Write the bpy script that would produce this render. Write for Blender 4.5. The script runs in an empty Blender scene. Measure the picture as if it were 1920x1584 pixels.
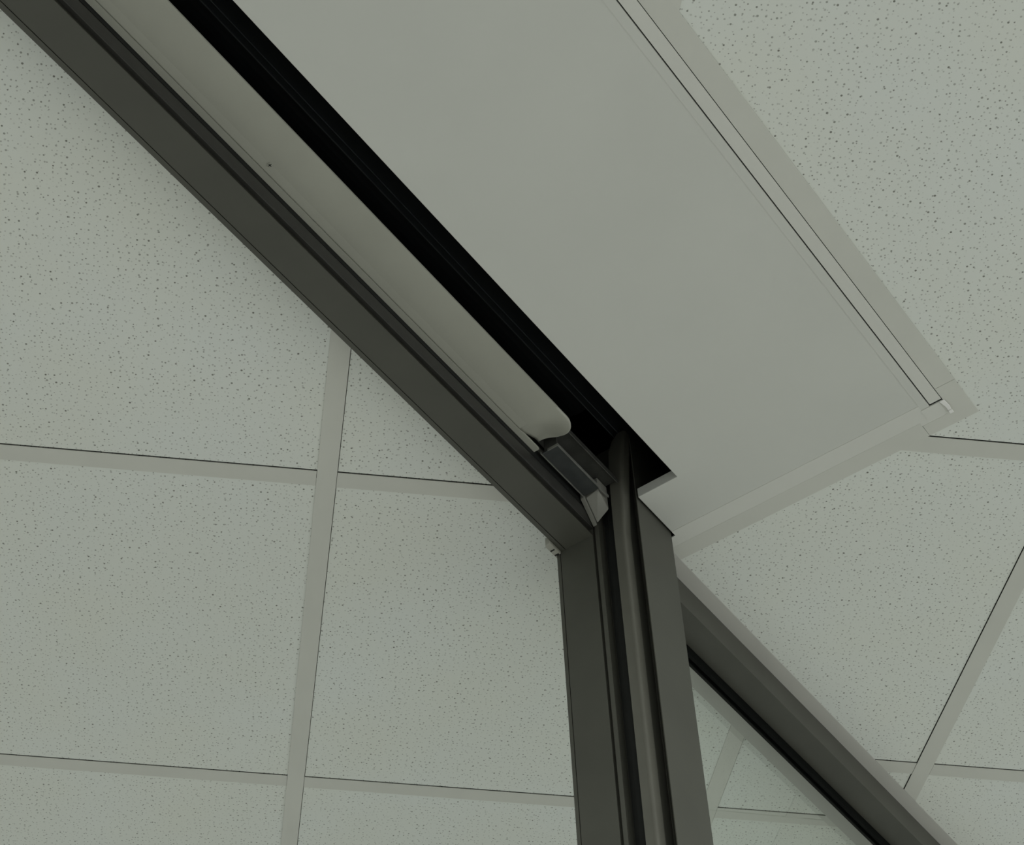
import bpy, bmesh, math, random
from mathutils import Matrix, Vector

# ------------------------------------------------------------------ camera, world, lights
CEIL = 3.05                      # height of the ceiling plane
H = 1.5559                       # ceiling above the lens
ZC = CEIL - H                    # height of the lens
PHI = 0.7977                     # bearing of the partition in the ceiling grid
sc = bpy.context.scene
sc.view_settings.view_transform = 'Standard'
sc.view_settings.look = 'None'
sc.view_settings.gamma = 1.0
sc.view_settings.exposure = 0.045
try:
    sc.view_settings.use_curve_mapping = False
except Exception:
    pass

FPX, CX, CY = 3342.0, 725.8, 946.5
pitch, roll, yaw = (math.radians(a) for a in (45.8442, 1.4703, 4.5668))
Rz = Matrix(((math.cos(yaw), -math.sin(yaw), 0), (math.sin(yaw), math.cos(yaw), 0), (0, 0, 1)))
R0 = Matrix(((1, 0, 0), (0, 0, -1), (0, 1, 0)))
Rx = Matrix(((1, 0, 0), (0, math.cos(pitch), math.sin(pitch)), (0, -math.sin(pitch), math.cos(pitch))))
Rr = Matrix(((math.cos(roll), -math.sin(roll), 0), (math.sin(roll), math.cos(roll), 0), (0, 0, 1)))
RW = Rr @ Rx @ R0 @ Rz           # world -> lens (x right, y down, z forward)
cd = bpy.data.cameras.new('camera')
cd.sensor_fit = 'HORIZONTAL'
cd.sensor_width = 36.0
cd.lens = FPX / 1920.0 * 36.0
cd.shift_x = (960.0 - CX) / 1920.0
cd.shift_y = (CY - 792.0) / 1920.0
cd.clip_start = 0.05
cam = bpy.data.objects.new('camera', cd)
sc.collection.objects.link(cam)
M = (RW.transposed() @ Matrix(((1, 0, 0), (0, -1, 0), (0, 0, -1)))).to_4x4()
M.translation = Vector((0, 0, ZC))
cam.matrix_world = M
sc.camera = cam

wd = bpy.data.worlds.new('world')
sc.world = wd
wd.use_nodes = True
wd.node_tree.nodes['Background'].inputs['Color'].default_value = (0.75, 0.85, 0.95, 1)
wd.node_tree.nodes['Background'].inputs['Strength'].default_value = 0.15

ROOM = (-3.6, 4.4, -3.4, 5.2)    # x0 x1 y0 y1
WIN_Z = (0.8, 2.5)
DAY = (0.99, 1.0, 1.02)


def area_light(name, loc, rot, w, h, power):
    l = bpy.data.lights.new(name, 'AREA')
    l.shape = 'RECTANGLE'
    l.size = w
    l.size_y = h
    l.energy = power
    l.color = DAY
    o = bpy.data.objects.new(name, l)
    o.location = loc
    o.rotation_euler = rot
    sc.collection.objects.link(o)


zc = sum(WIN_Z) / 2
area_light('daylight_east', (ROOM[1] - 0.03, 0.2, zc), (0, math.radians(90), 0), 1.6, 4.6, 38)
area_light('daylight_south', (0.4, ROOM[2] + 0.03, zc), (math.radians(90), 0, 0), 5.4, 1.6, 10)
area_light('daylight_west', (ROOM[0] + 0.03, 1.6, zc), (0, math.radians(-90), 0), 1.6, 4.6, 7)
area_light('daylight_north', (0.0, ROOM[3] - 0.03, zc), (math.radians(-90), 0, 0), 5.0, 1.6, 5)
# unseen area lights without fittings, added to light the room by floor bounce
area_light('fill_light_near', (2.3, -0.7, CEIL - 0.02), (0, 0, 0), 0.6, 0.6, 86)
area_light('fill_light_south', (0.1, -1.3, CEIL - 0.02), (0, 0, 0), 0.6, 0.6, 42)
area_light('fill_light_far', (-1.7, 2.4, CEIL - 0.02), (0, 0, 0), 0.6, 0.6, 74)

# ------------------------------------------------------------------ helpers
COL = sc.collection


def rgb(r, g, b):
    f = lambda v: ((v / 255 + 0.055) / 1.055) ** 2.4 if v > 10 else v / 255 / 12.92
    return (f(r), f(g), f(b), 1)


def mat(name, color, rough=0.6, metal=0.0, noise=0.0, nscale=40.0, spec=0.5, bump=0.0, stretch=None):
    m = bpy.data.materials.new(name)
    m.use_nodes = True
    nt = m.node_tree
    b = nt.nodes['Principled BSDF']
    b.inputs['Roughness'].default_value = rough
    b.inputs['Metallic'].default_value = metal
    b.inputs['Specular IOR Level'].default_value = spec
    b.inputs['Base Color'].default_value = color
    if noise or bump:
        tc = nt.nodes.new('ShaderNodeTexCoord')
        mp = nt.nodes.new('ShaderNodeMapping')
        if stretch:
            mp.inputs['Scale'].default_value = stretch
        nz = nt.nodes.new('ShaderNodeTexNoise')
        nz.inputs['Scale'].default_value = nscale
        nz.inputs['Detail'].default_value = 4
        nt.links.new(tc.outputs['Object'], mp.inputs['Vector'])
        nt.links.new(mp.outputs['Vector'], nz.inputs['Vector'])
        if noise:
            r = nt.nodes.new('ShaderNodeValToRGB')
            r.color_ramp.elements[0].position = 0.3
            r.color_ramp.elements[1].position = 0.7
            r.color_ramp.elements[0].color = tuple(c * (1 - noise) for c in color[:3]) + (1,)
            r.color_ramp.elements[1].color = tuple(min(1, c * (1 + noise)) for c in color[:3]) + (1,)
            nt.links.new(nz.outputs['Fac'], r.inputs['Fac'])
            nt.links.new(r.outputs['Color'], b.inputs['Base Color'])
        if bump:
            bp = nt.nodes.new('ShaderNodeBump')
            bp.inputs['Strength'].default_value = bump
            bp.inputs['Distance'].default_value = 0.001
            nt.links.new(nz.outputs['Fac'], bp.inputs['Height'])
            nt.links.new(bp.outputs['Normal'], b.inputs['Normal'])
    return m


def tile_material():
    """mineral fibre tile: off-white face pricked with small round holes of mixed size"""
    m = bpy.data.materials.new('perforated_tile')
    m.use_nodes = True
    nt = m.node_tree
    N, L = nt.nodes, nt.links
    b = N['Principled BSDF']
    b.inputs['Roughness'].default_value = 0.9
    b.inputs['Specular IOR Level'].default_value = 0.15
    tc = N.new('ShaderNodeTexCoord')
    sp = N.new('ShaderNodeSeparateXYZ')
    cb = N.new('ShaderNodeCombineXYZ')
    L.new(tc.outputs['Object'], sp.inputs[0])
    L.new(sp.outputs['X'], cb.inputs['X'])
    L.new(sp.outputs['Y'], cb.inputs['Y'])

    def holes(scale, radius, lo, strength, offset):
        add = N.new('ShaderNodeVectorMath')
        add.inputs[1].default_value = offset
        L.new(cb.outputs[0], add.inputs[0])
        v = N.new('ShaderNodeTexVoronoi')
        v.voronoi_dimensions = '2D'
        v.inputs['Scale'].default_value = scale
        v.inputs['Randomness'].default_value = 0.85
        L.new(add.outputs[0], v.inputs['Vector'])
        s = N.new('ShaderNodeSeparateColor')
        L.new(v.outputs['Color'], s.inputs[0])
        # radius varies per hole
        rr = N.new('ShaderNodeMapRange')
        rr.inputs['To Min'].default_value = radius * scale * 0.55
        rr.inputs['To Max'].default_value = radius * scale * 1.15
        L.new(s.outputs[0], rr.inputs['Value'])
        d = N.new('ShaderNodeMath')
        d.operation = 'DIVIDE'
        L.new(v.outputs['Distance'], d.inputs[0])
        L.new(rr.outputs[0], d.inputs[1])
        e = N.new('ShaderNodeMapRange')
        e.inputs['From Min'].default_value = 0.75
        e.inputs['From Max'].default_value = 1.1
        e.inputs['To Min'].default_value = 1.0
        e.inputs['To Max'].default_value = 0.0
        L.new(d.outputs[0], e.inputs['Value'])
        k = N.new('ShaderNodeMapRange')
        k.inputs['From Min'].default_value = lo
        k.inputs['From Max'].default_value = 1.0
        k.inputs['To Max'].default_value = strength
        L.new(s.outputs[1], k.inputs['Value'])
        mu = N.new('ShaderNodeMath')
        mu.operation = 'MULTIPLY'
        L.new(e.outputs[0], mu.inputs[0])
        L.new(k.outputs[0], mu.inputs[1])
        return mu
    a = holes(95.0, 0.00120, 0.05, 1.0, (0, 0, 0))
    c = holes(150.0, 0.00100, 0.0, 0.75, (3.1, 1.7, 0))
    mx = N.new('ShaderNodeMath')
    mx.operation = 'MAXIMUM'
    L.new(a.outputs[0], mx.inputs[0])
    L.new(c.outputs[0], mx.inputs[1])
    nz = N.new('ShaderNodeTexNoise')
    nz.inputs['Scale'].default_value = 5.0
    nz.inputs['Detail'].default_value = 3
    L.new(cb.outputs[0], nz.inputs['Vector'])
    rp = N.new('ShaderNodeValToRGB')
    rp.color_ramp.elements[0].position = 0.3
    rp.color_ramp.elements[1].position = 0.7
    rp.color_ramp.elements[0].color = (0.70, 0.725, 0.655, 1)
    rp.color_ramp.elements[1].color = (0.70, 0.735, 0.69, 1)
    L.new(nz.outputs['Fac'], rp.inputs['Fac'])
    mix = N.new('ShaderNodeMix')
    mix.data_type = 'RGBA'
    L.new(mx.outputs[0], mix.inputs['Factor'])
    L.new(rp.outputs['Color'], mix.inputs['A'])
    mix.inputs['B'].default_value = (0.19, 0.195, 0.165, 1)
    L.new(mix.outputs['Result'], b.inputs['Base Color'])
    return m


def glass_material():
    m = bpy.data.materials.new('clear_glass')
    m.use_nodes = True
    nt = m.node_tree
    N, L = nt.nodes, nt.links
    N.remove(N['Principled BSDF'])
    t = N.new('ShaderNodeBsdfTransparent')
    t.inputs['Color'].default_value = (0.965, 0.985, 0.972, 1)
    g = N.new('ShaderNodeBsdfGlossy')
    g.inputs['Roughness'].default_value = 0.01
    f = N.new('ShaderNodeFresnel')
    f.inputs['IOR'].default_value = 1.45
    mx = N.new('ShaderNodeMixShader')
    ge = N.new('ShaderNodeNewGeometry')
    inv = N.new('ShaderNodeMath')          # reflect once, at the outer face only
    inv.operation = 'SUBTRACT'
    inv.inputs[0].default_value = 1.0
    L.new(ge.outputs['Backfacing'], inv.inputs[1])
    mul = N.new('ShaderNodeMath')
    mul.operation = 'MULTIPLY'
    L.new(f.outputs[0], mul.inputs[0])
    L.new(inv.outputs[0], mul.inputs[1])
    L.new(mul.outputs[0], mx.inputs[0])
    L.new(t.outputs[0], mx.inputs[1])
    L.new(g.outputs[0], mx.inputs[2])
    L.new(mx.outputs[0], N['Material Output'].inputs['Surface'])
    return m


TILE = tile_material()
GLASS = glass_material()
TEE = mat('tee_paint', (0.58, 0.59, 0.53, 1), 0.55, 0, 0.03, 8)
PANEL = mat('panel_paint', (0.57, 0.585, 0.535, 1), 0.75, 0, 0.02, 6)
CHANNEL = mat('channel_paint', (0.62, 0.63, 0.575, 1), 0.5, 0, 0.02, 6)
ANGLE = mat('angle_paint', (0.50, 0.50, 0.455, 1), 0.5, 0, 0.03, 9)
BRONZE = mat('bronze_anodised', (0.071, 0.072, 0.058, 1), 0.45, 0.0, 0.06, 14, 0.35, 0.0)
LIP = mat('bronze_lip', (0.085, 0.085, 0.072, 1), 0.5, 0.0, 0.05, 14, 0.3)
RUBBER = mat('black_rubber', (0.009, 0.010, 0.009, 1), 0.6, 0, 0.1, 60, 0.3)
SEAL = mat('dark_seal', (0.032, 0.032, 0.028, 1), 0.4, 0, 0.1, 60, 0.4)
BLACK = mat('black_housing', (0.008, 0.009, 0.009, 1), 0.7, 0, 0.1, 20, 0.2)
FABRIC = mat('black_curtain', (0.012, 0.014, 0.015, 1), 0.5, 0, 0.1, 90, 0.35)
BAR = mat('bar_paint', (0.34, 0.345, 0.292, 1), 0.5, 0, 0.04, 10, 0.4)
GALV = mat('galvanised', (0.085, 0.092, 0.090, 1), 0.42, 0.6, 0.15, 50, 0.5)
GALVD = mat('galvanised_dull', (0.075, 0.077, 0.068, 1), 0.55, 0.4, 0.2, 50, 0.4)
WHITE = mat('white_plastic', (0.23, 0.23, 0.2, 1), 0.5, 0, 0.05, 60)
GUIDE = mat('guide_vinyl', (0.12, 0.12, 0.098, 1), 0.4, 0, 0.06, 20, 0.4)
SLAB = mat('plenum_concrete', (0.05, 0.05, 0.05, 1), 0.9, 0, 0.2, 6)
FLOOR = mat('floor_vinyl', (0.42, 0.42, 0.39, 1), 0.5, 0, 0.08, 3)
WALL = mat('wall_paint', (0.66, 0.67, 0.63, 1), 0.8, 0, 0.03, 3)
FRAME = mat('window_frame_paint', (0.6, 0.6, 0.58, 1), 0.5, 0, 0.03, 5)
SCREW = mat('screw_steel', (0.16, 0.16, 0.145, 1), 0.4, 0.5, 0.1, 200)


def clip(poly, a, b, c):
    """keep a*x + b*y <= c"""
    out = []
    n = len(poly)
    for i in range(n):
        p, q = poly[i], poly[(i + 1) % n]
        dp, dq = a * p[0] + b * p[1] - c, a * q[0] + b * q[1] - c
        if dp <= 0:
            out.append(p)
        if dp * dq < 0:
            t = dp / (dp - dq)
            out.append((p[0] + t * (q[0] - p[0]), p[1] + t * (q[1] - p[1])))
    return out


def area(poly):
    return 0.5 * sum(poly[i][0] * poly[(i + 1) % len(poly)][1] - poly[(i + 1) % len(poly)][0] * poly[i][1] for i in range(len(poly)))


def prism(bm, poly, lo, hi, axis='z'):
    """extrude a polygon. axis z: poly=(x,y); axis x: poly=(y,z)"""
    if area(poly) < 0:
        poly = poly[::-1]
    mk = (lambda p, h: (p[0], p[1], h)) if axis == 'z' else (lambda p, h: (h, p[0], p[1]))
    a = [bm.verts.new(mk(p, lo)) for p in poly]
    b = [bm.verts.new(mk(p, hi)) for p in poly]
    bm.faces.new(a[::-1])
    bm.faces.new(b)
    n = len(poly)
    for i in range(n):
        bm.faces.new((a[i], a[(i + 1) % n], b[(i + 1) % n], b[i]))


def box(bm, x0, x1, y0, y1, z0, z1):
    prism(bm, [(x0, y0), (x1, y0), (x1, y1), (x0, y1)], z0, z1)


def link(name, bm, material, parent=None, bevel=0.0, smooth=False):
    bmesh.ops.recalc_face_normals(bm, faces=bm.faces)
    me = bpy.data.meshes.new(name)
    bm.to_mesh(me)
    bm.free()
    me.materials.append(material)
    o = bpy.data.objects.new(name, me)
    COL.objects.link(o)
    if parent:
        o.parent = parent
    if bevel:
        md = o.modifiers.new('bevel', 'BEVEL')
        md.width = bevel
        md.segments = 2
        md.limit_method = 'ANGLE'
        md.angle_limit = math.radians(40)
    if smooth:
        for p in me.polygons:
            p.use_smooth = True
    return o


def root(name, loc, rz=0.0, label=None, cat=None, kind=None):
    o = bpy.data.objects.new(name, None)
    COL.objects.link(o)
    o.location = loc
    o.rotation_euler = (0, 0, rz)
    o.empty_display_size = 0.1
    if label:
        o['label'] = label
    if cat:
        o['category'] = cat
    if kind:
        o['kind'] = kind
    return o


CP, SP = math.cos(PHI), math.sin(PHI)


def uw_world(u, w):
    return (u * CP - w * SP, u * SP + w * CP)


class Thing:
    """a thing along the partition; its parts are given as u (along), w (across), h (above the lens)"""

    def __init__(self, name, u, w, h, label, cat, kind=None):
        x, y = uw_world(u, w)
        self.o = (u, w, h)
        self.root = root(name, (x, y, h + ZC), PHI, label, cat, kind or 'thing')

    def part(self, name, fn, material, parent=None, bevel=0.0, smooth=False, label=None):
        bm = bmesh.new()
        fn(bm)
        bmesh.ops.translate(bm, verts=bm.verts, vec=(-self.o[0], -self.o[1], -self.o[2]))
        ob = link(name, bm, material, parent or self.root, bevel, smooth)
        if label:
            ob['label'] = label
        return ob


# ------------------------------------------------------------------ the setting
def struct(name, bm, material, label=None):
    o = link(name, bm, material)
    o['kind'] = 'structure'
    if label:
        o['label'] = label
    return o


x0, x1, y0, y1 = ROOM
bm = bmesh.new()
box(bm, x0 - 0.2, x1 + 0.2, y0 - 0.2, y1 + 0.2, -0.1, 0.0)
struct('floor', bm, FLOOR)


def wall(name, horizontal, at, thick, a0, a1, wa, wb):
    """wall with one long window opening between wa and wb"""
    bm = bmesh.new()
    zt = CEIL + 0.5
    for (p, q, zl, zh) in ((a0, wa, 0, zt), (wb, a1, 0, zt), (wa, wb, 0, WIN_Z[0]), (wa, wb, WIN_Z[1], zt)):
        if horizontal:
            box(bm, p, q, at, at + thick, zl, zh)
        else:
            box(bm, at, at + thick, p, q, zl, zh)
    struct(name, bm, WALL)


def window(n, horizontal, at, thick, wa, wb):
    r = root('window_%d' % n, ((wa + wb) / 2 if horizontal else at, at if horizontal else (wa + wb) / 2, WIN_Z[0]), 0, kind='structure')
    ox, oy, oz = r.location
    bm = bmesh.new()
    c = at + thick / 2
    k = 6
    bars = [(wa, wb, WIN_Z[0], WIN_Z[0] + 0.05), (wa, wb, WIN_Z[1] - 0.05, WIN_Z[1])]
    bars += [(wa + (wb - wa - 0.05) * i / k, wa + (wb - wa - 0.05) * i / k + 0.05, WIN_Z[0] + 0.05, WIN_Z[1] - 0.05) for i in range(k + 1)]
    for p, q, zl, zh in bars:
        if horizontal:
            box(bm, p - ox, q - ox, c - 0.03 - oy, c + 0.03 - oy, zl - oz, zh - oz)
        else:
            box(bm, c - 0.03 - ox, c + 0.03 - ox, p - oy, q - oy, zl - oz, zh - oz)
    link('window_frame', bm, FRAME, r)
    bm = bmesh.new()
    if horizontal:
        box(bm, wa - ox, wb - ox, c - 0.004 - oy, c + 0.004 - oy, 0.05, WIN_Z[1] - oz - 0.05)
    else:
        box(bm, c - 0.004 - ox, c + 0.004 - ox, wa - oy, wb - oy, 0.05, WIN_Z[1] - oz - 0.05)
    link('pane', bm, GLASS, r)


wall('wall_south', True, y0 - 0.2, 0.2, x0 - 0.2, x1 + 0.2, -2.3, 3.1)
wall('wall_north', True, y1, 0.2, x0 - 0.2, x1 + 0.2, -2.5, 2.5)
wall('wall_west', False, x0 - 0.2, 0.2, y0, y1, -0.7, 3.9)
wall('wall_east', False, x1, 0.2, y0, y1, -2.1, 2.5)
window(1, True, y0 - 0.2, 0.2, -2.3, 3.1)
window(2, True, y1, 0.2, -2.5, 2.5)
window(3, False, x0 - 0.2, 0.2, -0.7, 3.9)
window(4, False, x1, 0.2, -2.1, 2.5)

# ---- suspended ceiling, hung in two grids either side of the partition
bm = bmesh.new()
box(bm, x0 - 0.2, x1 + 0.2, y0 - 0.2, y1 + 0.2, CEIL + 0.5, CEIL + 0.6)
struct('ceiling_slab', bm, SLAB)

PITCH, FL = 0.6, 0.0240
TZ = 0.0012                      # tile face above the tee face
U = lambda p: p[0] * CP + p[1] * SP


def half(poly, side, v):
    """clip in partition coordinates: side in w<, w>, u<, u>"""
    a, b = ((-SP, CP) if side[0] == 'w' else (CP, SP))
    s = 1 if side[1] == '<' else -1
    return clip(poly, s * a, s * b, s * v)


def far_region(poly, e=0.0):
    q = half(poly, 'w>', 0.8290 - e)
    return [q] if len(q) > 2 and abs(area(q)) > 1e-6 else []


def near_region(poly, e=0.0):
    out = []
    q = half(poly, 'w<', 0.334 + e)
    if len(q) > 2 and abs(area(q)) > 1e-6:
        out.append(q)
    q = half(half(half(poly, 'w>', 0.334 + e), 'u>', 1.4606 - e), 'w<', 0.735 + e)
    if len(q) > 2 and abs(area(q)) > 1e-6:
        out.append(q)
    return out


def visible(poly):
    for (x, y) in poly:
        v = RW @ Vector((x, y, H))
        px, py = v.x / v.z * FPX + CX, v.y / v.z * FPX + CY
        if v.z > 0.2 and -250 < px < 2170 and -250 < py < 1834:
            return True
    return False


def grid(ceil, xs, ys, region, gap_side, lap):
    """tees: xs are the edges nearest their shadow gap, ys the upper edges"""
    ox, oy = ceil.location.x, ceil.location.y
    far_bm = bmesh.new()
    nfar = 0
    for i, x in enumerate(xs[:-1]):
        for j, y in enumerate(ys[:-1]):
            if gap_side > 0:       # x is the right edge of the tee, gap beyond it
                X0, X1 = x + 0.0008, xs[i + 1] - FL / 2
            else:                  # x is the left edge, the gap lies before the next tee
                X0, X1 = x + FL / 2, xs[i + 1] - 0.0012
            Y0, Y1 = y + FL / 2, ys[j + 1] - 0.0017
            polys = region([(X0, Y0), (X1, Y0), (X1, Y1), (X0, Y1)], lap)
            if not polys:
                continue
            vis = any(visible(p) for p in polys)
            b = bmesh.new() if vis else far_bm
            for p in polys:
                prism(b, [(q[0] - ox, q[1] - oy) for q in p], TZ, TZ + 0.015)
            if vis:
                link('ceiling_tile', b, TILE, ceil)
            else:
                nfar += 1
    if nfar:
        link('outlying_tile_field', far_bm, TILE, ceil)
    else:
        far_bm.free()
    # main tees run along y, cross tees between them along x
    for i, x in enumerate(xs):
        a, c = (x - FL, x) if gap_side > 0 else (x, x + FL)
        b = bmesh.new()
        n = 0
        for p in region([(a, ys[0]), (c, ys[0]), (c, ys[-1]), (a, ys[-1])], 0.0):
            prism(b, [(q[0] - ox, q[1] - oy) for q in p], 0.0, 0.0008)
            n += 1
            mid = (a + c) / 2
            for s in region([(mid - 0.001, ys[0]), (mid + 0.001, ys[0]), (mid + 0.001, ys[-1]), (mid - 0.001, ys[-1])], -0.01)[:1]:
                pass
        if n:
            link('main_tee', b, TEE, ceil)
        else:
            b.free()
    for j, y in enumerate(ys):
        for i in range(len(xs) - 1):
            a = xs[i] + (0.0005 if gap_side > 0 else FL + 0.0005)
            c = xs[i + 1] - (FL + 0.0005 if gap_side > 0 else 0.0005)
            polys = region([(a, y), (c, y), (c, y + FL), (a, y + FL)], 0.0)
            if not polys:
                continue
            b = bmesh.new()
            for p in polys:
                prism(b, [(q[0] - ox, q[1] - oy) for q in p], 0.0003, 0.0011)
            link('cross_tee', b, TEE, ceil)


ceil_far = root('ceiling', (0.0, 2.6, CEIL), 0, 'perforated lay-in tile ceiling on the open left side of the dark frame', 'ceiling', 'structure')
grid(ceil_far, [0.0558 + PITCH * k for k in range(-6, 8)], [2.0599 + PITCH * k for k in range(-6, 6)], far_region, 1, 0.0)
ceil_near = root('ceiling', (1.2, 0.6, CEIL), 0, 'perforated lay-in tile ceiling right of the plain white panel', 'ceiling', 'structure')
grid(ceil_near, [0.9094 + PITCH * k for k in range(-7, 6)], [1.9237 + PITCH * k for k in range(-8, 6)], near_region, -1, 0.010)

# ---- metal trims round the plain panel and along the glazing
def trim(n, fn, material, label):
    bm = bmesh.new()
    fn(bm)
    x, y = uw_world(1.4, 0.4)
    bmesh.ops.translate(bm, verts=bm.verts, vec=(-1.4, -0.4, -H))
    o = struct('trim_%d' % n, bm, material, label)
    o.location = (x, y, CEIL)
    o.rotation_euler = (0, 0, PHI)
    return o


UB = -1.9                        # the slot and panel run on out of the frame


def edge_tee(b):
    box(b, UB, 1.3990, 0.3340, 0.3583, H, H + 0.0009)
    box(b, UB, 1.3990, 0.3455, 0.3470, H + 0.0009, H + 0.03)


trim(1, edge_tee, TEE, 'long flat tee flange between plain panel and perforated tiles')


def edge_channel(b):
    box(b, UB, 1.4165, 0.3592, 0.3732, H - 0.0002, H + 0.0009)
    box(b, UB, 1.4165, 0.3592, 0.3604, H + 0.0009, H + 0.03)


trim(2, edge_channel, CHANNEL, 'narrow white channel beside the dark line along the plain panel')


def corner_tee(b):
    prism(b, [(1.3996, 0.3340), (1.4606, 0.3340), (1.4606, 0.3950), (1.4422, 0.3950), (1.4422, 0.3700), (1.4400, 0.3585), (1.4180, 0.3583), (1.3996, 0.3583)], H + 0.0002, H + 0.0011)


trim(3, corner_tee, TEE, 'flat metal corner piece at the outer corner of the plain panel')


def end_tee(b):
    box(b, 1.4364, 1.4606, 0.3954, 0.7350, H, H + 0.0009)
    box(b, 1.4480, 1.4494, 0.3954, 0.7350, H + 0.0009, H + 0.03)


trim(4, end_tee, TEE, 'tee flange across the short end of the plain panel')


def end_channel(b):
    prism(b, [(1.4115, 0.3850), (1.4115, 0.7172), (1.4200, 0.7172), (1.4200, 0.7350), (1.4360, 0.7350), (1.4360, 0.3954), (1.4416, 0.3954), (1.4416, 0.3700), (1.4396, 0.3590), (1.4192, 0.3590), (1.4192, 0.3850)], H - 0.0003, H + 0.0011)
    box(b, 1.4195, 1.4350, 0.3630, 0.3860, H - 0.0007, H - 0.0003)


trim(5, end_channel, CHANNEL, 'white channel strip across the short end of the plain panel')


def glazing_angle(b):
    box(b, 1.4205, 3.2, 0.7352, 0.7550, H - 0.0004, H + 0.0008)
    box(b, 1.4205, 3.2, 0.7538, 0.7550, H + 0.0008, H + 0.02)


trim(6, glazing_angle, ANGLE, 'grey wall angle along the top of the glazed screen')


def far_angle(b):
    box(b, 1.4200, 3.2, 0.8285, 0.8535, H - 0.0010, H - 0.0002)


trim(7, far_angle, ANGLE, 'grey wall angle seen through the glass')

def recess(b):
    box(b, UB, 1.4300, 0.6540, 0.6570, H + 0.0165, H + 0.34)
    box(b, UB, 1.4300, 0.8450, 0.8480, H + 0.0420, H + 0.34)
    box(b, UB, 1.4300, 0.6540, 0.8480, H + 0.34, H + 0.343)
    box(b, 1.4300, 1.4330, 0.6540, 0.8480, H + 0.0165, H + 0.343)
    box(b, UB - 0.003, UB, 0.6540, 0.8480, H + 0.0165, H + 0.343)
    box(b, UB, 1.4300, 0.7790, 0.8450, H + 0.0410, H + 0.0430)


trim(8, recess, BLACK, 'black lining of the long ceiling slot')

# ------------------------------------------------------------------ plain ceiling panel
panel = Thing('ceiling_panel', 0.6, 0.52, H, 'large plain smooth white ceiling panel with the black slot along its left edge', 'ceiling panel')


def f(b):
    prism(b, [(UB, 0.3748), (UB, 0.6625), (1.3370, 0.6625), (1.3370, 0.7175), (1.4195, 0.7175), (1.4195, 0.3748)], H, H + 0.015)


panel.part('board', f, PANEL, bevel=0.0006)


def f(b):
    box(b, UB, 1.4110, 0.3752, 0.3850, H - 0.0003, H)


panel.part('edge_strip', f, PANEL)

clip_t = Thing('grid_clip', 1.43, 0.356, H, 'small bright white metal clip at the outer corner of the plain panel', 'clip')


def f(b):
    prism(b, [(1.4180, 0.3568), (1.4183, 0.3628), (1.4300, 0.3604), (1.4400, 0.3606), (1.4410, 0.3570), (1.4300, 0.3556)], H - 0.0020, H - 0.0008)
    box(b, 1.4360, 1.4412, 0.3558, 0.3606, H - 0.0032, H - 0.0020)


clip_t.part('clip_plate', f, mat('clip_white', (0.8, 0.8, 0.76, 1), 0.4), bevel=0.0006)

# ------------------------------------------------------------------ dark door frame
FB = -ZC                         # the floor, seen from the lens
frame = Thing('door_frame', 1.36, 0.79, FB, 'dark bronze metal door frame, long header running to upper left and upright post', 'door frame')
HB = 1.5145


def f(b):
    prism(b, [(0.8222, HB), (0.8222, H + 0.04), (0.7790, H + 0.04), (0.7790, HB + 0.0105), (0.7885, HB + 0.0105), (0.7885, HB + 0.0015), (0.7765, HB + 0.0015), (0.7765, HB),
              (0.8155, HB), (0.8155, HB + 0.004), (0.8166, HB + 0.004), (0.8166, HB)], UB, 1.3216, 'x')


head = frame.part('header', f, BRONZE)


def f(b):
    n = 10
    pr = [(0.7789, HB + 0.0100), (0.7745, HB + 0.0100), (0.7745, HB + 0.0120), (0.7752, HB + 0.0125)]
    for k in range(n + 1):
        a = math.pi * k / n
        pr.append((0.7756 - 0.0016 * math.sin(a), HB + 0.024 - 0.011 * math.cos(a)))
    pr.append((0.7789, HB + 0.035))
    prism(b, pr, UB, 1.3210, 'x')


frame.part('bead_seal', f, SEAL, head, label='dark rounded seal along the slot side of the header')


def f(b):
    prism(b, [(0.7789, HB + 0.0355), (0.7789, H + 0.01), (0.7748, H + 0.01), (0.7748, HB + 0.0355)], UB, 1.3210, 'x')


frame.part('backing_strip', f, RUBBER, head)


def f(b):
    pr = [(1.3216, 0.8285), (1.3216, 0.8240), (1.3246, 0.8240), (1.3246, 0.8230), (1.3216, 0.8230),
          (1.3216, 0.7763), (1.3266, 0.7763), (1.3266, 0.7725), (1.3216, 0.7725), (1.3216, 0.7672), (1.3340, 0.7672), (1.3340, 0.7478),
          (1.3376, 0.7478), (1.3376, 0.8285)]
    prism(b, pr, FB, H + 0.04)


jamb = frame.part('jamb', f, BRONZE)


def f(b):
    pr = [(1.3340, 0.7660), (1.3300, 0.7640), (1.3290, 0.7575), (1.3300, 0.7500), (1.3340, 0.7480)]
    prism(b, pr, FB, H + 0.02)


frame.part('jamb_seal', f, RUBBER, jamb)


def f(b):
    pr = [(1.3376, 0.7200), (1.4155, 0.7200), (1.4155, 0.8285), (1.3378, 0.8285), (1.3378, 0.7338), (1.3560, 0.7338), (1.3560, 0.7214), (1.3376, 0.7214)]
    prism(b, pr, FB, H + 0.11)


frame.part('post', f, BRONZE, bevel=0.0005)

# ------------------------------------------------------------------ curtain guide
guide = Thing('guide_rail', 1.325, 0.737, FB, 'slim rounded vertical guide running down beside the post from the black slot', 'guide rail')


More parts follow.
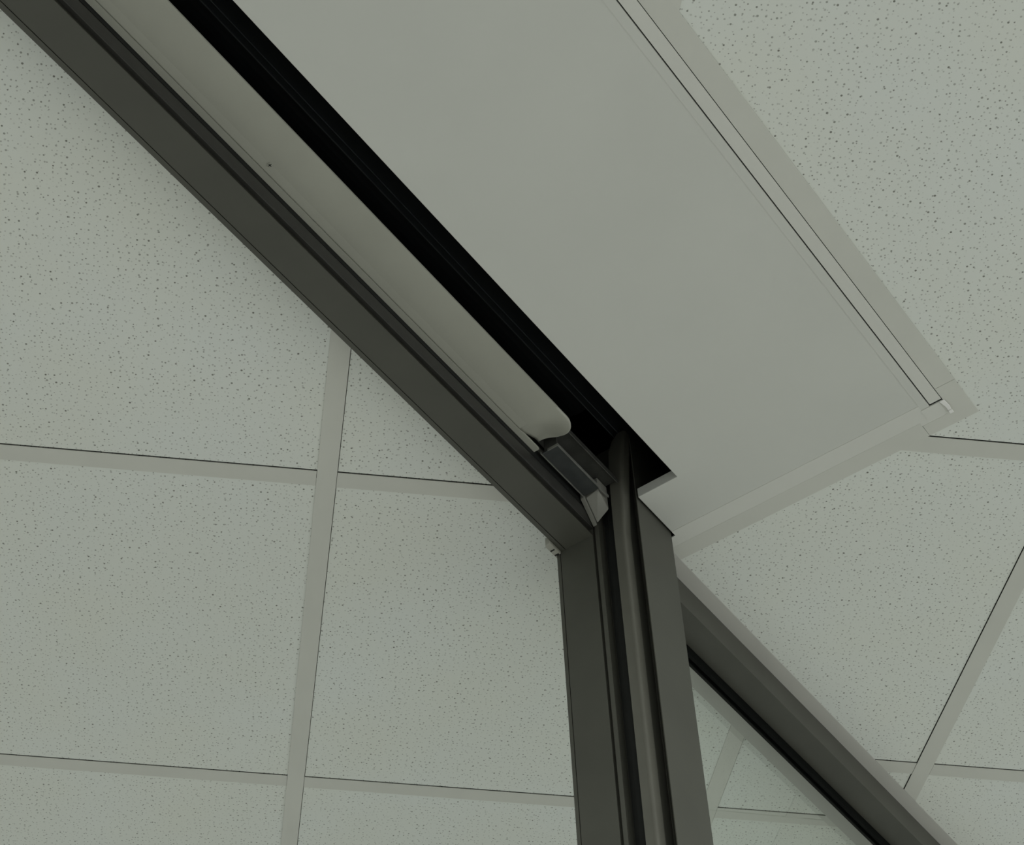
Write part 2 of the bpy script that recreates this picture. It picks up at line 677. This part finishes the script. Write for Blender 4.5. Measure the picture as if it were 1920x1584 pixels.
def f(b):
    def ring(h, du, wl, wr):
        pts = [(1.3374, wl), (1.3222 + du, wl), (1.3214 + du, wl - 0.0006)]
        n = 6
        for k in range(n + 1):         # rounded outer corner
            a = math.pi / 2 * k / n
            pts.append((1.3214 + du + 0.0045 * (1 - math.cos(a)), wr + 0.0045 * (1 - math.sin(a))))
        pts.append((1.3374, wr))
        return [b.verts.new((min(u, 1.3374), w, h)) for u, w in pts]
    levels = [(FB, 0, 0.7475, 0.7335), (1.0, 0, 0.7475, 0.7335), (1.50, 0, 0.7472, 0.7332), (H, 0, 0.7468, 0.7300), (H + 0.05, 0, 0.7460, 0.7260),
              (H + 0.085, 0.001, 0.7440, 0.7225), (H + 0.103, 0.003, 0.7390, 0.7210), (H + 0.116, 0.006, 0.7320, 0.7205)]
    rs = [ring(*l) for l in levels]
    for p, q in zip(rs, rs[1:]):
        for i in range(len(p)):
            k = (i + 1) % len(p)
            b.faces.new((p[i], p[k], q[k], q[i]))
    b.faces.new(rs[0][::-1])
    b.faces.new(rs[-1])


g_ob = guide.part('guide_profile', f, GUIDE, smooth=True)
md = g_ob.modifiers.new('edge', 'EDGE_SPLIT')
md.split_angle = math.radians(50)

# ------------------------------------------------------------------ roller curtain in the slot
curt = Thing('roller_curtain', 0.6, 0.74, H, 'roller curtain drawn up into the black ceiling slot, its pale bottom bar showing', 'roller curtain')





def f(b):
    n = 40
    pr = [(0.765 + 0.05 * math.cos(2 * math.pi * k / n), H + 0.205 + 0.05 * math.sin(2 * math.pi * k / n)) for k in range(n)]
    prism(b, pr, UB + 0.02, 1.30, 'x')


roll_ob = curt.part('fabric_roll', f, FABRIC, label='black rolled curtain deep in the slot')


def f(b):
    box(b, UB + 0.02, 1.4290, 0.7390, 0.7404, H + 0.120, H + 0.16)
    box(b, UB + 0.02, 1.4290, 0.7310, 0.7322, H + 0.120, H + 0.16)


curt.part('edge_lath', f, mat('lath_edge', (0.07, 0.08, 0.082, 1), 0.5, 0, 0.05, 30), roll_ob)


def f(b):
    box(b, UB, 1.1600, 0.7125, 0.7665, H + 0.0015, H + 0.0040)


bar = curt.part('bottom_bar', f, BAR, label='pale grey bottom bar with one rounded end')


def f(b):
    box(b, UB, 1.2005, 0.7669, 0.7742, H + 0.0004, H + 0.0040)


curt.part('bar_lip', f, BAR, bar)


def f(b):
    # the end curls up into the slot, one corner rounded off
    UE, r0, nu, nw = 1.2055, 0.026, 20, 16
    sm = lambda t: (lambda q: q * q * (3 - 2 * q))(max(0.0, min(1.0, t)))
    rows = []
    for layer in (0.0, 0.0022):
        g = []
        for a in range(nu + 1):
            t = a / nu
            u = 1.1600 + (UE - 1.1600) * (1 - (1 - t) ** 1.6)
            w0 = 0.7125
            if u > UE - r0:
                w0 = 0.7125 + r0 - math.sqrt(max(0.0, r0 * r0 - (u - UE + r0) ** 2))
            row = []
            for c in range(nw + 1):
                w = w0 + (0.7665 - w0) * c / nw
                dz = 0.011 * sm((u - 1.160) / 0.042) * sm((w - 0.714) / 0.040)
                row.append(b.verts.new((u - 0.006 * sm((w - 0.742) / 0.02) * sm((u - 1.185) / 0.02), w, H + 0.0016 + dz + layer)))
            g.append(row)
        rows.append(g)
    lo, hi = rows
    for a in range(nu):
        for c in range(nw):
            b.faces.new((lo[a][c], lo[a + 1][c], lo[a + 1][c + 1], lo[a][c + 1]))
            b.faces.new((hi[a][c], hi[a][c + 1], hi[a + 1][c + 1], hi[a + 1][c]))
    for a in range(nu):
        b.faces.new((lo[a][0], hi[a][0], hi[a + 1][0], lo[a + 1][0]))
        b.faces.new((lo[a][nw], lo[a + 1][nw], hi[a + 1][nw], hi[a][nw]))
    for c in range(nw):
        b.faces.new((lo[nu][c], hi[nu][c], hi[nu][c + 1], lo[nu][c + 1]))


curt.part('rounded_end', f, BAR, bar, smooth=True)




def f(b):
    # low pressed ridge along the bar
    prism(b, [(0.7560, H + 0.0015), (0.7655, H + 0.0008), (0.7663, H + 0.0015)], UB, 1.16, 'x')


curt.part('pressed_ridge', f, BAR, bar)


def f(b):
    n = 14
    for r, z0, z1 in ((0.0030, H + 0.0004, H + 0.0014), ):
        prism(b, [(0.7084 + r * math.cos(2 * math.pi * k / n), 0.7570 + r * math.sin(2 * math.pi * k / n)) for k in range(n)], z0, z1)


scr = curt.part('screw', f, BAR, bar, bevel=0.0004)


def f(b):
    box(b, 0.7064, 0.7104, 0.7566, 0.7574, H + 0.0002, H + 0.0005)
    box(b, 0.7080, 0.7088, 0.7550, 0.7590, H + 0.0002, H + 0.0005)


sl = curt.part('screw_slot', f, RUBBER, bar)

# ------------------------------------------------------------------ bracket and stop at the slot's end
brk = Thing('mounting_bracket', 1.25, 0.755, H, 'dull galvanised steel bracket in the slot between pale bar and guide', 'bracket')


def f(b):
    box(b, 1.2085, 1.2965, 0.7462, 0.7680, H + 0.0005, H + 0.0020)


brk.part('plate', f, GALV, bevel=0.0003)


def f(b):
    box(b, 1.2085, 1.3150, 0.7450, 0.7461, H - 0.0006, H + 0.0030)
    box(b, 1.2075, 1.2085, 0.7450, 0.7600, H - 0.0006, H + 0.0030)
    box(b, 1.2065, 1.3150, 0.7684, 0.7694, H - 0.0008, H + 0.0030)


brk.part('flange', f, mat('galvanised_edge', (0.24, 0.245, 0.22, 1), 0.4, 0.4, 0.15, 60))


def f(b):
    box(b, 1.1900, 1.3200, 0.7330, 0.7740, H + 0.0260, H + 0.0280)
    box(b, 1.1900, 1.3200, 0.7330, 0.7342, H + 0.0200, H + 0.0260)
    box(b, 1.2100, 1.2120, 0.7480, 0.7660, H + 0.0020, H + 0.0260)


brk.part('back_channel', f, GALVD, bevel=0.0004)

stop = Thing('end_stop', 1.31, 0.76, H, 'small whitish block in the slot end, between steel bracket and guide', 'end stop')


def f(b):
    v = [b.verts.new(p) for p in ((1.2990, 0.7500, H + 0.004), (1.2990, 0.7675, H - 0.0015), (1.3205, 0.7675, 1.5290), (1.3205, 0.7500, 1.5420),
                                  (1.2990, 0.7500, H + 0.024), (1.2990, 0.7675, H + 0.024), (1.3205, 0.7675, H + 0.024), (1.3205, 0.7500, H + 0.024))]
    for q in ((0, 1, 2, 3), (7, 6, 5, 4), (0, 4, 5, 1), (1, 5, 6, 2), (2, 6, 7, 3), (3, 7, 4, 0)):
        b.faces.new([v[i] for i in q])


stop.part('block', f, WHITE, bevel=0.0008)


def f(b):
    v = [b.verts.new(p) for p in ((1.2960, 0.7682, H - 0.0020), (1.2960, 0.7735, H - 0.0020), (1.3205, 0.7735, 1.5262), (1.3205, 0.7682, 1.5262),
                                  (1.2960, 0.7682, H + 0.006), (1.2960, 0.7735, H + 0.006), (1.3205, 0.7735, H + 0.006), (1.3205, 0.7682, H + 0.006))]
    for q in ((0, 1, 2, 3), (7, 6, 5, 4), (0, 4, 5, 1), (1, 5, 6, 2), (2, 6, 7, 3), (3, 7, 4, 0)):
        b.faces.new([v[i] for i in q])


stop.part('side_flap', f, WHITE, bevel=0.0004)

fclip = Thing('corner_catch', 1.31, 0.826, 1.512, 'small pale plastic catch on the outer edge of the dark frame at its inner corner', 'catch')


def f(b):
    prism(b, [(1.2985, 0.8223), (1.2985, 0.8290), (1.3010, 0.8312), (1.3290, 0.8312), (1.3290, 0.8287), (1.3214, 0.8287), (1.3214, 0.8223)], 1.5110, 1.5230)


fclip.part('catch_body', f, mat('catch_plastic', (0.33, 0.33, 0.28, 1), 0.5), bevel=0.0008)


def f(b):
    box(b, 1.3095, 1.3112, 0.8245, 0.8300, 1.5104, 1.5110)
    box(b, 1.3185, 1.3205, 0.8245, 0.8300, 1.5104, 1.5110)


fclip.part('catch_slot', f, RUBBER)

# ------------------------------------------------------------------ glazed screen right of the post
scrn = Thing('glazed_screen', 2.2, 0.80, FB, 'fixed clear glass screen with dark bronze top rail, right of the upright post', 'glass screen')
UEND = 3.2


def f(b):
    prism(b, [(0.7550, H + 0.015), (0.7550, 1.5130), (0.7915, 1.5130), (0.7915, 1.5300), (0.8080, 1.5300), (0.8080, 1.5140), (0.8100, 1.5140), (0.8100, H + 0.015)], 1.4157, UEND, 'x')


scrn.part('top_rail', f, BRONZE, bevel=0.0005)


def f(b):
    box(b, 1.4157, UEND, 0.7918, 0.7968, 1.5010, 1.5298)
    box(b, 1.4157, UEND, 0.8032, 0.8079, 1.5060, 1.5298)


scrn.part('glazing_gasket', f, mat('gasket_rubber', (0.004, 0.005, 0.004, 1), 0.7, 0, 0.1, 60, 0.08), bevel=0.0006, label='black rubber gasket')


def f(b):
    box(b, 1.4160, UEND - 0.003, 0.7970, 0.8030, FB + 0.05, 1.5290)


scrn.part('glass_pane', f, GLASS, label='clear glass pane')


def f(b):
    box(b, 1.4157, UEND, 0.7550, 0.7968, FB, FB + 0.09)
    box(b, 1.4157, UEND, 0.8032, 0.8100, FB, FB + 0.09)
    box(b, 1.4157, UEND, 0.7968, 0.8032, FB, FB + 0.049)


scrn.part('bottom_rail', f, BRONZE)


def f(b):
    box(b, UEND, UEND + 0.05, 0.7550, 0.8100, FB, H + 0.015)


scrn.part('end_stile', f, BRONZE)
